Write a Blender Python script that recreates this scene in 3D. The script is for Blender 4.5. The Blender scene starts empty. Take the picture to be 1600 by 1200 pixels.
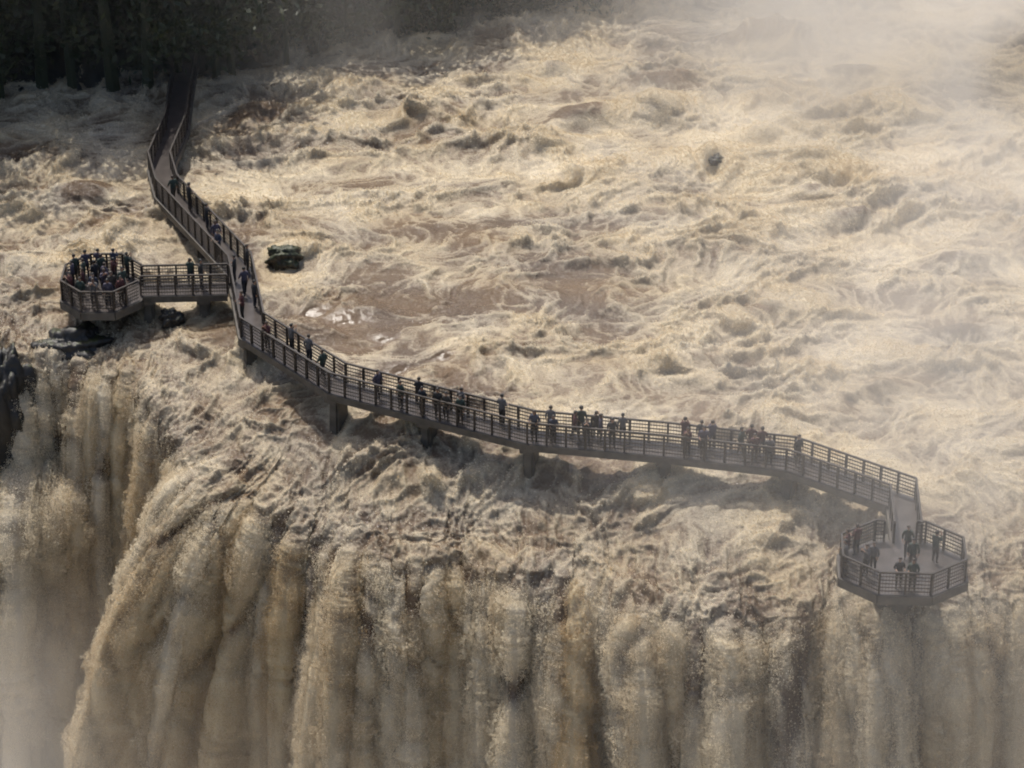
import bpy, bmesh, math, random
import numpy as np
from mathutils import Vector, Matrix

SC = bpy.context.scene
COL = SC.collection

# ------------------------------------------------------------------ camera
PITCH, DIST = math.radians(29.0), 150.0
cd = bpy.data.cameras.new('camera')
cam = bpy.data.objects.new('camera', cd); COL.objects.link(cam)
cam.location = (0.0, -DIST * math.cos(PITCH), DIST * math.sin(PITCH))
cam.rotation_euler = (math.radians(90) - PITCH, 0, 0)
cd.lens = 108.0; cd.sensor_width = 36.0; cd.clip_start = 1.0; cd.clip_end = 3000.0
SC.camera = cam

# ------------------------------------------------------------------ sky, sun, exposure
SUN_EL, SUN_AZ = math.radians(62.0), math.radians(-25.0)       # azimuth from +Y (away from the camera), minus = to the left
w = bpy.data.worlds.new('World'); SC.world = w; w.use_nodes = True
nt = w.node_tree
bg = nt.nodes['Background']; bg.inputs['Strength'].default_value = 0.145
sk = nt.nodes.new('ShaderNodeTexSky'); sk.sky_type = 'NISHITA'; sk.sun_disc = False
sk.dust_density = 4.0; sk.ozone_density = .5; sk.altitude = 200.0
sk.sun_elevation = SUN_EL; sk.sun_rotation = SUN_AZ
nt.links.new(sk.outputs[0], bg.inputs['Color'])
ld = bpy.data.lights.new('sun', 'SUN'); ld.energy = 4.2; ld.angle = math.radians(0.55); ld.color = (1.0, 0.955, 0.885)
sun = bpy.data.objects.new('sun', ld); COL.objects.link(sun)
sdir = Vector((math.sin(SUN_AZ) * math.cos(SUN_EL), math.cos(SUN_AZ) * math.cos(SUN_EL), math.sin(SUN_EL)))
sun.rotation_euler = sdir.to_track_quat('Z', 'Y').to_euler()
vs = SC.view_settings
vs.view_transform = 'Standard'; vs.look = 'None'; vs.gamma = 1.0; vs.exposure = 0.0; vs.use_curve_mapping = False
cy = SC.cycles
cy.use_denoising = True; cy.use_adaptive_sampling = True; cy.adaptive_threshold = .04
cy.max_bounces = 6; cy.diffuse_bounces = 3; cy.glossy_bounces = 2; cy.transmission_bounces = 2; cy.volume_bounces = 3
cy.filter_width = 2.0
cy.volume_step_rate = 1.0; cy.volume_max_steps = 256

# ------------------------------------------------------------------ helpers
def tag(o, label=None, cat=None, group=None, kind=None):
    if label: o['label'] = label
    if cat: o['category'] = cat
    if group: o['group'] = group
    if kind: o['kind'] = kind
    return o

def empty(name, loc=(0, 0, 0), parent=None):
    o = bpy.data.objects.new(name, None); COL.objects.link(o)
    o.location = loc; o.empty_display_size = 0.3
    if parent: o.parent = parent
    return o

def obj(name, me, mat=None, parent=None):
    o = bpy.data.objects.new(name, me); COL.objects.link(o)
    if mat and not me.materials: me.materials.append(mat)
    if parent: o.parent = parent
    return o

def mesh_from_bm(name, bm, smooth=False):
    me = bpy.data.meshes.new(name); bm.to_mesh(me); bm.free()
    if smooth: me.shade_smooth()
    return me

def grid_mesh(name, V, smooth=True):
    """V: rows x cols x 3"""
    nr, nc, _ = V.shape
    me = bpy.data.meshes.new(name)
    me.vertices.add(nr * nc); me.vertices.foreach_set('co', V.reshape(-1).astype(np.float32))
    i = np.arange(nr * nc, dtype=np.int32).reshape(nr, nc)
    q = np.stack([i[:-1, :-1], i[1:, :-1], i[1:, 1:], i[:-1, 1:]], -1).reshape(-1, 4)
    n = len(q)
    me.loops.add(n * 4); me.loops.foreach_set('vertex_index', q.reshape(-1))
    me.polygons.add(n); me.polygons.foreach_set('loop_start', np.arange(0, n * 4, 4, dtype=np.int32))
    if smooth: me.polygons.foreach_set('use_smooth', np.ones(n, dtype=bool))
    me.update(calc_edges=True)
    return me

def hash2(ix, iy, seed):
    h = (ix.astype(np.uint32) * np.uint32(374761393) + iy.astype(np.uint32) * np.uint32(668265263) + np.uint32((seed * 2246822519) & 0xffffffff))
    h = (h ^ (h >> np.uint32(13))) * np.uint32(1274126177)
    return h ^ (h >> np.uint32(16))

GX = np.cos(np.arange(64) * 2 * np.pi / 64).astype(np.float32); GY = np.sin(np.arange(64) * 2 * np.pi / 64).astype(np.float32)
def perlin(x, y, seed=0):
    x = np.asarray(x, np.float32); y = np.asarray(y, np.float32)
    fx, fy = np.floor(x), np.floor(y)
    ix, iy = fx.astype(np.int32), fy.astype(np.int32)
    dx, dy = x - fx, y - fy
    def g(a, b):
        k = (hash2(ix + a, iy + b, seed) & np.uint32(63)).astype(np.int32)
        return GX[k] * (dx - a) + GY[k] * (dy - b)
    u = dx * dx * dx * (dx * (dx * 6 - 15) + 10); v = dy * dy * dy * (dy * (dy * 6 - 15) + 10)
    a = g(0, 0); a += u * (g(1, 0) - a)
    b = g(0, 1); b += u * (g(1, 1) - b)
    return (a + v * (b - a)) * 1.5
def ridge(x, y, seed): return 1.0 - np.abs(perlin(x, y, seed)) * 1.35
def billow(x, y, seed): return np.abs(perlin(x, y, seed)) * 1.35
def sstep(a, b, x):
    t = np.clip((x - a) / (b - a), 0, 1); return t * t * (3 - 2 * t)
def gauss(x, y, cx, cy, rx, ry, rot=0.0):
    c, s = math.cos(rot), math.sin(rot)
    dx, dy = x - cx, y - cy
    return np.exp(-(((dx * c + dy * s) / rx) ** 2 + ((-dx * s + dy * c) / ry) ** 2))

# ------------------------------------------------------------------ materials
def mat_new(name):
    m = bpy.data.materials.new(name); m.use_nodes = True
    return m, m.node_tree, m.node_tree.nodes['Principled BSDF']

def simple_mat(name, col, rough=0.6, metal=0.0, var=0.25, scale=3.0, bump=0.0):
    m, t, b = mat_new(name)
    tc = t.nodes.new('ShaderNodeTexCoord')
    n = t.nodes.new('ShaderNodeTexNoise'); n.inputs['Scale'].default_value = scale; n.inputs['Detail'].default_value = 5
    t.links.new(tc.outputs['Object'], n.inputs['Vector'])
    r = t.nodes.new('ShaderNodeValToRGB')
    c = np.array(col)
    r.color_ramp.elements[0].position = .3; r.color_ramp.elements[1].position = .7
    r.color_ramp.elements[0].color = (*np.clip(c * (1 - var), 0, 1), 1); r.color_ramp.elements[1].color = (*np.clip(c * (1 + var), 0, 1), 1)
    t.links.new(n.outputs['Fac'], r.inputs['Fac']); t.links.new(r.outputs['Color'], b.inputs['Base Color'])
    b.inputs['Roughness'].default_value = rough; b.inputs['Metallic'].default_value = metal
    if bump:
        bp = t.nodes.new('ShaderNodeBump'); bp.inputs['Strength'].default_value = bump; bp.inputs['Distance'].default_value = .1
        t.links.new(n.outputs['Fac'], bp.inputs['Height']); t.links.new(bp.outputs['Normal'], b.inputs['Normal'])
    return m

def water_mat():
    m, t, b = mat_new('muddy_white_water')
    N, L = t.nodes, t.links
    at = N.new('ShaderNodeAttribute'); at.attribute_name = 'foam'
    ti = N.new('ShaderNodeAttribute'); ti.attribute_name = 'silt'
    tc = N.new('ShaderNodeTexCoord')
    n1 = N.new('ShaderNodeTexNoise'); n1.inputs['Scale'].default_value = 8.0; n1.inputs['Detail'].default_value = 7; n1.inputs['Roughness'].default_value = .62; n1.inputs['Distortion'].default_value = .15
    L.new(tc.outputs['Object'], n1.inputs['Vector'])
    # foam break-up: fine lace on top of the vertex attribute
    a1 = N.new('ShaderNodeMath'); a1.operation = 'MULTIPLY_ADD'; a1.inputs[1].default_value = .9; a1.inputs[2].default_value = -.45
    L.new(n1.outputs['Fac'], a1.inputs[0])
    a2 = N.new('ShaderNodeMath'); a2.operation = 'ADD'; a2.use_clamp = True
    L.new(a1.outputs[0], a2.inputs[0]); L.new(at.outputs['Fac'], a2.inputs[1])
    water = N.new('ShaderNodeMix'); water.data_type = 'RGBA'
    water.inputs[6].default_value = (.105, .075, .053, 1); water.inputs[7].default_value = (.17, .11, .06, 1)
    L.new(ti.outputs['Fac'], water.inputs[0])
    foam = N.new('ShaderNodeMix'); foam.data_type = 'RGBA'
    foam.inputs[6].default_value = (.60, .52, .385, 1); foam.inputs[7].default_value = (.54, .44, .275, 1)
    L.new(ti.outputs['Fac'], foam.inputs[0])
    mx = N.new('ShaderNodeMix'); mx.data_type = 'RGBA'
    L.new(a2.outputs[0], mx.inputs[0]); L.new(water.outputs[2], mx.inputs[6]); L.new(foam.outputs[2], mx.inputs[7])
    L.new(mx.outputs[2], b.inputs['Base Color'])
    rr = N.new('ShaderNodeMapRange'); rr.inputs[3].default_value = .10; rr.inputs[4].default_value = .75
    L.new(a2.outputs[0], rr.inputs[0])
    gl = N.new('ShaderNodeAttribute'); gl.attribute_name = 'glassy'
    rm = N.new('ShaderNodeMix'); rm.data_type = 'FLOAT'; rm.inputs[3].default_value = .17
    L.new(gl.outputs['Fac'], rm.inputs[0]); L.new(rr.outputs[0], rm.inputs[2]); L.new(rm.outputs[0], b.inputs['Roughness'])
    b.inputs['IOR'].default_value = 1.33
    bp = N.new('ShaderNodeBump'); bp.inputs['Distance'].default_value = .12
    bs = N.new('ShaderNodeMapRange'); bs.inputs[3].default_value = .7; bs.inputs[4].default_value = .2; L.new(gl.outputs['Fac'], bs.inputs[0]); L.new(bs.outputs[0], bp.inputs['Strength'])
    L.new(n1.outputs['Fac'], bp.inputs['Height']); L.new(bp.outputs['Normal'], b.inputs['Normal'])
    return m

M_WATER = water_mat()
M_ROCK = simple_mat('wet_basalt', (.035, .032, .028), .45, 0, .5, 2.0, .8)
M_MOSS = simple_mat('moss', (.035, .045, .014), .8, 0, .5, 6.0, .6)
M_DECK = simple_mat('wet_concrete_deck', (.065, .055, .05), .3, 0, .3, 1.5)
M_STEEL = simple_mat('dark_steel', (.036, .029, .025), .5, .2, .25, 4)
M_PIER = simple_mat('stained_concrete', (.075, .066, .055), .6, 0, .4, 2, .3)
M_BANK = simple_mat('bank_soil', (.02, .02, .016), .9, 0, .5, .6, .8)

# ------------------------------------------------------------------ river and falls: one sheet of flow lines
LIP = np.array([  # x, y, z of the brink; dx, dy of the fall there; v0 outflow speed
    (-31.5, 7.3, -.3, -.2, -1, 2.0), (-25.85, 5.6, -.5, -.1, -1, 2.0), (-23.3, 4.4, -.8, -.05, -1, 2.0),
    (-20.85, 4.0, -.8, -.15, -1, 2.1), (-18.6, 2.6, -.9, -.4, -.9, 1.8), (-17.2, .2, -1.2, -.55, -.85, 1.4),
    (-15.9, -2.2, -1.9, -.8, -.5, 1.0), (-15.0, -3.9, -2.1, -1, -.2, 1.8), (-14.3, -5.0, -2.2, -.95, -.35, 3.0),
    (-11.9, -6.3, -2.6, -.75, -.7, 2.8), (-9.5, -7.7, -3.1, -.45, -1, 2.0), (-6.8, -10.2, -2.9, -.25, -1, 2.9),
    (-4.4, -10.9, -2.9, -.05, -1, 2.6), (-1.8, -10.9, -2.8, 0, -1, 2.3), (.9, -12.3, -2.7, -.12, -1, 3.1),
    (4.4, -13.3, -2.6, 0, -1, 2.9), (7.4, -15.4, -2.5, 0, -1, 2.3), (10.8, -16.2, -2.4, .05, -1, 2.2),
    (14.0, -15.6, -2.0, 0, -1, 2.6), (15.5, -16.5, -1.7, 0, -1, 2.4), (19.2, -16.9, -1.6, .1, -1, 2.4),
    (21.8, -15.4, -1.8, .1, -1, 2.6), (26.0, -14.3, -2.0, 0, -1, 2.2), (31.0, -13.7, -2.0, 0, -1, 2.2)], np.float64)

def catmull(P, n):
    """dense smooth curve through the rows of P"""
    P = np.vstack([2 * P[0] - P[1], P, 2 * P[-1] - P[-2]])
    out = []
    for i in range(1, len(P) - 2):
        t = np.linspace(0, 1, n, endpoint=False)[:, None]
        p0, p1, p2, p3 = P[i - 1], P[i], P[i + 1], P[i + 2]
        out.append(.5 * (2 * p1 + (p2 - p0) * t + (2 * p0 - 5 * p1 + 4 * p2 - p3) * t ** 2 + (3 * p1 - p0 - 3 * p2 + p3) * t ** 3))
    out.append(P[-2][None])
    return np.vstack(out)

NC, NU, NF = 1120, 700, 400
Lc = catmull(LIP, 60)
seg = np.hypot(*(np.diff(Lc[:, :2], axis=0).T))
arc = np.concatenate([[0], np.cumsum(seg)])
cs = np.linspace(0, arc[-1], NC)
Lp = np.stack([np.interp(cs, arc, Lc[:, k]) for k in range(6)], -1)
# small scallops of the brink
sc1 = perlin(cs / 2.3, cs * 0 + .5, 5) * .8 + perlin(cs / .9, cs * 0 + .5, 6) * .3
dl = np.hypot(Lp[:, 3], Lp[:, 4]); Lp[:, 3] /= dl; Lp[:, 4] /= dl
uu = np.linspace(0, 1, NC)
Q = np.stack([-41 + 82 * uu, np.full(NC, 60.0)], -1)

# upstream part: Hermite from Q to the brink; rows packed towards the brink
tv = np.linspace(0, 1, NU) ** .86
h = tv[:, None]
h00 = 2 * h ** 3 - 3 * h ** 2 + 1; h10 = h ** 3 - 2 * h ** 2 + h; h01 = -2 * h ** 3 + 3 * h ** 2; h11 = h ** 3 - h ** 2
X = h00 * Q[:, 0] + h10 * (-6.0) + h01 * Lp[:, 0] + h11 * Lp[:, 3] * 34
Y = h00 * Q[:, 1] + h10 * (-70.0) + h01 * Lp[:, 1] + h11 * Lp[:, 4] * 50
ds = np.hypot(np.diff(X, axis=0), np.diff(Y, axis=0))
dist = np.zeros((NU, NC)); dist[:-1] = np.cumsum(ds[::-1], axis=0)[::-1]      # distance to the brink along the flow
LS = 3.6
Z = Lp[:, 2] * np.exp(-(dist / 3.9) ** 1.5) + .012 * dist + .06 * sstep(3.0, 7.0, dist)
Y = Y - sc1 * .8 * np.exp(-dist / 2.0); Lp[:, 1] -= sc1 * .8

# falling part: ballistic sheet
v0 = Lp[:, 5] * np.clip(1.05 + .75 * perlin(cs / 2.1, cs * 0 + .3, 7) * (.4 + .9 * np.abs(perlin(cs / 5.0, cs * 0 + .7, 9)) * 1.6) + .55 * perlin(cs / .6, cs * 0 + .3, 8), .5, 1.6)
s0 = -Lp[:, 2] * .07
tmax = 2.05
tt = np.linspace(0, 1, NF + 1)[1:, None] ** .85 * tmax
R = v0 * tt
drop = s0 * R + 4.9 * tt ** 2
# a ledge in the recess on the left breaks the fall again
rec = sstep(11.5, 9.0, cs)
led = rec * sstep(5.0, 7.0, drop)
R = R + led * 2.6 + rec * sstep(9, 14, drop) * 1.0
XF = Lp[:, 0] + Lp[:, 3] * R; YF = Lp[:, 1] + Lp[:, 4] * R; ZF = Lp[:, 2] - drop
dF = -np.cumsum(np.sqrt(np.diff(np.vstack([Lp[None, :, 0], XF]), axis=0) ** 2 + np.diff(np.vstack([Lp[None, :, 1], YF]), axis=0) ** 2 + np.diff(np.vstack([Lp[None, :, 2], ZF]), axis=0) ** 2), axis=0)
X = np.vstack([X, XF]); Y = np.vstack([Y, YF]); Z = np.vstack([Z, ZF]); A = np.vstack([dist, dF])
S = np.broadcast_to(cs, X.shape)
DROP = np.vstack([np.zeros((NU, NC)), drop])
REC = np.broadcast_to(rec, X.shape)

# humps of water over hidden boulders, plus low ones sloped for sun glint (x, y, rx, ry, height)
HUMPS = [(3.9, 30.2, 1.9, 1.1, 1.0), (3.4, 22.6, 1.5, .7, .55), (16.2, 19.8, 1.1, .6, .5), (18.5, 16.8, 1.7, .6, .6), (2.5, 36.8, 1.0, .7, .6),
         (14.2, 27.9, 1.2, .7, .6), (8.4, 30.6, 1.2, .8, .5), (11.2, 24.4, 1.0, .7, .4), (-14.5, 30, 2.4, 1.4, .7), (-23.0, 20.0, 2.0, 1.2, .9),
         (-9, 24, 1.6, .8, .4), (-3, 31, 2, 1, .5), (9, 35, 2.5, 1, .7), (15, 41, 3, 1.2, 1.2), (20, 36, 2.5, 1.0, .8), (-8.3, 6.7, 1.2, .7, .28), (-10.0, 7.2, .8, .5, .20), (-5.6, 1.7, .7, .5, .20), (-3.4, 3.0, .6, .45, .19), (-6.4, 4.7, .7, .5, .20), (22, 4, 2.0, .8, .6), (12.5, 6, 2.0, .7, .5),
         (18, -1, 1.6, .7, .5), (9, 1.5, 1.8, .6, .4), (23, 12, 2.0, .8, .5), (-26.5, 12, 1.8, .8, .5)]
hump = np.zeros_like(X)
for hx, hy, rx, ry, hh in HUMPS:
    hump += hh * gauss(X, Y, hx, hy, rx, ry, .2) - .35 * hh * gauss(X, Y, hx - .3, hy - ry * 1.7, rx, ry * .8, .2)
PIERS = [(-19.0, 29), (-19.27, 21.63), (-18.55, 18.37), (-16.2, 13.7), (-13.95, 9.0), (-12.77, 2.41), (-8.31, -2.99), (-3.92, -5.28), (.89, -7.70), (7.08, -8.82), (12.73, -10.10), (17.3, -13.4), (-15.6, 7.35), (-18.4, 7.2), (-12.2, 12.6), (-11.3, 12.6), (8.5, 30.2), (11.3, 24.0)]
piled = np.zeros_like(X)
for hx, hy in PIERS: piled += gauss(X, Y, hx + .1, hy + .75, .8, .5) - .7 * gauss(X, Y, hx - .1, hy - .9, .5, .9)
Z = Z + hump + .32 * piled

# base normals
def normals(X, Y, Z):
    P = np.stack([X, Y, Z], -1)
    du = np.gradient(P, axis=1); dv = np.gradient(P, axis=0)
    n = np.cross(dv, du); n /= np.linalg.norm(n, axis=-1, keepdims=True) + 1e-9
    return n
Nn = normals(X, Y, Z)
sgn = np.sign(np.median(Nn[:NU // 2, :, 2])); Nn *= sgn

# rough water upstream, in the plane of the river
ca, sa = math.cos(.42), math.sin(.42)
xr, yr = X * ca + Y * sa, -X * sa + Y * ca
wx = perlin(X / 5.0, Y / 4.0, 11) * 1.4 + perlin(X / 1.9, Y / 1.6, 12) * .38 + perlin(X / .7, Y / .6, 15) * .16
wy = perlin(X / 5.0 + 9, Y / 4.0, 13) * 1.4 + perlin(X / 1.9, Y / 1.6 + 7, 14) * .38 + perlin(X / .7 + 3, Y / .6, 16) * .16
a, b_ = xr + wx, yr + wy
big = perlin(a / 7.0, b_ / 4.0, 20)
r1 = ridge(a / 4.2, b_ / 2.3, 21); r1b = ridge(a / 2.1 + 4, b_ / 1.4, 27)
r2 = ridge(a / 1.0, b_ / .75, 22); r3 = ridge(a / .48, b_ / .38, 23); r4 = ridge(a / .23, b_ / .19, 24)
rough = .62 + 1.05 * perlin(X / 8.0, Y / 5.0, 25)
calm = gauss(X, Y, -5.5, 7.5, 7.0, 4.2, .25) + .8 * gauss(X, Y, 4.0, 8.5, 5.0, 2.0, .2) + .6 * gauss(X, Y, -2, 16, 6, 2, .3)
calm = np.clip(calm + .8 * gauss(X, Y, -8.2, 6.0, 2.6, 1.8) + .6 * gauss(X, Y, -4.5, 2.2, 2.0, 1.2), 0, 1.2)
rough = np.clip(rough * (1 - .55 * calm), .18, 1.1)
m1 = np.clip(r1 * .6 + r1b * .4, 0, 1) ** 2
# smooth tongues of water behind the walkway, added so the sun glints there
glassy = np.zeros_like(X)
for hx, hy, rx, ry in ((-8.3, 6.2, 1.3, .75), (-10.0, 6.9, .8, .5), (-5.6, 1.4, .65, .42), (-3.4, 2.7, .55, .4), (-6.4, 4.4, .7, .45)):
    glassy += 1.5 * gauss(X, Y, hx, hy, rx, ry, .3)
glassy = np.clip(glassy, 0, 1)
hw = .42 * big + rough * (.70 * m1 + .25 * r2 ** 2 * (.25 + m1) + .11 * r3 ** 2 * (.3 + m1) + .04 * r4 ** 2) * (1 - .97 * glassy) + glassy * (.03 * perlin(X / .45, Y / .3, 29) + .012 * perlin(X / .2, Y / .15, 28))

# streaming water near and over the brink, along the flow
TF = np.vstack([dist, -np.broadcast_to(tt, (NF, NC)) * 5.5])
st = TF + perlin(S / 1.5, A / 3.0, 31) * .8
sw = S + perlin(S / 2.0, A / 4.0, 30) * .7 + perlin(S / .6, A / 1.3, 32) * .15
f1 = ridge(sw / 1.5, st / 4.5, 33); f2 = ridge(sw / .55, st / 1.9, 34); f3 = ridge(sw / .24, st / 1.2, 35); f4 = ridge(sw / .12, st / .8, 36)
comp = np.clip(np.hypot(np.gradient(X, axis=1), np.gradient(Y, axis=1)) / .066, .1, 1.0) ** 1.5      # where flow lines crowd, fold less
hs = comp * (.26 * f1 ** 2 + .15 * f2 ** 2 + .08 * f3 ** 2 + .04 * f4 ** 2) + .16 * m1 + .14 * r2 ** 2 + .07 * r3 ** 2
# falling water: billowing columns
fall = sstep(-.2, -2.0, A)
sv = S + perlin(S / 2.5, TF / 4.5, 38) * .7 + perlin(S / .8, TF / 3.0, 39) * .10
colB = np.sqrt(billow(sv / 2.3 + 3.3, TF / 10.0, 40) + .03); colM = np.sqrt(billow(sv / .95, TF / 5.0, 41) + .03)
colS = billow(sv / .34, TF / 3.2, 46); colT = billow(sv / .13, TF / 1.6, 48)
b1 = billow(sv / 1.0, st / 1.3, 42); b2 = billow(sv / .42, st / .6, 43); b3 = billow(sv / .2, st / .3, 44)
dp = np.clip(DROP / 9.0, 0, 1)
hf = .75 * (colB - .5) * (.5 + .5 * dp) + .34 * (colM - .5) + .20 * colS + .10 * colT + .10 * b1 * (.35 + .65 * dp) + .09 * b2 + .07 * b3 + .2
gap = (1 - sstep(.16, .52, colB)) * .9 + (1 - sstep(.14, .42, colM)) * .5
wflow = sstep(5.2, .8, A + 1.6 * perlin(X / 2.5, Y / 2.5, 50))
H = (1 - wflow) * hw + wflow * ((1 - fall) * hs + fall * hf)
H = H + REC * sstep(4.5, 6.5, DROP) * (.5 * billow(sw / 1.7, st / 1.6, 47) + .25 * billow(sw / .7, st / .7, 49))

# foam cover and silt colour
lace = ridge(a / .62, b_ / .5, 60) ** 2 * .4 + ridge(a / .27, b_ / .22, 61) ** 2 * .3 + .3 * (.5 + perlin(a / .33 + 5, b_ / .26, 68)) 
fw = .36 + .6 * (m1 - .45) - .28 * sstep(10, 5, A) * sstep(14, -2, X) + .40 * (lace - .5) + .45 * (r2 ** 2 - .5) + .55 * perlin(X / 6.0, Y / 3.6, 62) - .55 * calm + .2
fw += .5 * gauss(X, Y, 17, 25, 11, 8) - .9 * sstep(.25, .8, hump) + .6 * np.abs(piled)
lace2 = ridge(sw / .30, st / 1.1, 63) ** 2 * .55 + ridge(sw / .13, st / .55, 64) ** 2 * .45
fs = .30 + .5 * (lace2 - .35) + .3 * (r2 ** 2 - .5) + .3 * (lace - .5) + .25 * (f2 ** 2 - .5) + .35 * perlin(S / 2.6, A / 2.0, 65)
thick = perlin(S / 1.9 + 8, A / 16.0, 66)
ff = .80 + .20 * dp + .6 * thick * (1 - .75 * dp) + .3 * (b1 - .35) + .5 * (colS - .4) + .3 * (colT - .4) + .2 * (b2 - .4) - .95 * gap * (1 - .45 * dp)
FO = (1 - .95 * glassy) * np.clip((1 - wflow) * fw + wflow * ((1 - fall) * fs + fall * ff), 0, 1)
silt = np.clip(.30 + .55 * perlin(X / 3.5, Y / 2.6, 70) * (1 - fall) + fall * 1.2 * perlin(S / 1.3, A / 22.0, 71) + .25 * perlin(S / .5, A / 9.0, 72) * fall, 0, 1)

P = np.stack([X, Y, Z], -1) + Nn * H[..., None]
# crests lean downstream
P[..., 1] -= (1 - glassy) * (1 - wflow) * rough * .22 * (m1 - .4)
me = grid_mesh('river_water', P)
for nm, arr in (('foam', FO), ('silt', silt), ('glassy', glassy)):
    at = me.attributes.new(nm, 'FLOAT', 'POINT'); at.data.foreach_set('value', arr.reshape(-1).astype(np.float32))
river = obj('river_water', me, M_WATER); tag(river, kind='structure')
RV = P                      # kept for looking up the water level
def water_z(x, y):
    k = np.argmin((X[:NU] - x) ** 2 + (Y[:NU] - y) ** 2); return float(RV[:NU, :, 2].reshape(-1)[k])

# rock face behind the falls and the pool at its foot
cl = [(x + .0, y + 3.2) for x, y in Lc[::12, :2]]
cl = [(cl[0][0] - 40, cl[0][1])] + cl + [(cl[-1][0] + 40, cl[-1][1])]
bm = bmesh.new()
lo = [bm.verts.new((x, y, -27)) for x, y in cl]; hi = [bm.verts.new((x, y + .8, -4.2)) for x, y in cl]; bk = [bm.verts.new((x, 75, -4.2)) for x, y in cl]
for i in range(len(cl) - 1):
    bm.faces.new((lo[i], lo[i + 1], hi[i + 1], hi[i])); bm.faces.new((hi[i], hi[i + 1], bk[i + 1], bk[i]))
cliff = obj('cliff', mesh_from_bm('cliff', bm), M_ROCK); tag(cliff, kind='structure')
gx, gy = np.meshgrid(np.linspace(-150, 150, 240), np.linspace(-160, 12, 160))
gz = -24 + .5 * ridge(gx / 6, gy / 5, 91) + .3 * perlin(gx / 2, gy / 2, 92)
pm = grid_mesh('plunge_pool', np.stack([gx, gy, gz], -1))
for nm, arr in (('foam', np.clip(.55 + .6 * perlin(gx / 5, gy / 5, 93), 0, 1)), ('silt', np.full(gx.shape, .3)), ('glassy', gx * 0)):
    at = pm.attributes.new(nm, 'FLOAT', 'POINT'); at.data.foreach_set('value', arr.reshape(-1).astype(np.float32))
pool = obj('water', pm, M_WATER); tag(pool, kind='structure')

# ------------------------------------------------------------------ far bank and forest (top left, throws the shade)
BANKL = np.array([(-60, 27), (-44, 29), (-36.8, 30.5), (-29.8, 32.4), (-24.4, 33.2), (-20.8, 33.6), (-17.5, 34.4), (-14.5, 37.0), (-7.7, 40.8), (-3.1, 43.8), (4.0, 48.2), (10, 52), (20, 58), (34, 64), (60, 70)], float)
bx_ = np.linspace(-60, 60, 361)
by_ = np.interp(bx_, BANKL[:, 0], BANKL[:, 1])
vv = np.linspace(0, 1, 90)[:, None]
bd = -1.5 + vv * 60
BX = np.broadcast_to(bx_, (90, 361)) + 0 * bd
BY = by_ + bd + perlin(BX / 3.0, bd / 9.0, 81) * 1.2
hgt = np.interp(bx_, [-60, -30, -20, -12, 0, 10, 60], [5, 5, 4, 2.6, 2.2, 2.0, 2.0])
BZ = -1.5 + hgt * sstep(0, 9, bd) + np.clip(bd, 0, None) * .16 + sstep(-1, 2, bd) * (2.6 * ridge(BX / 3.1, bd / 2.2, 82) ** 2 * .6 + .9 * perlin(BX / 1.1, bd / .9, 83) + .35 * perlin(BX / .4, bd / .35, 84))
bank = obj('hillside', grid_mesh('hillside', np.stack([BX, BY, BZ], -1)), M_BANK); tag(bank, kind='structure')
def bank_z(x, y):
    j = int(np.clip((x + 60) / 120 * 360, 0, 360)); k = int(np.argmin(np.abs(BY[:, j] - y))); return float(BZ[k, j])

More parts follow.
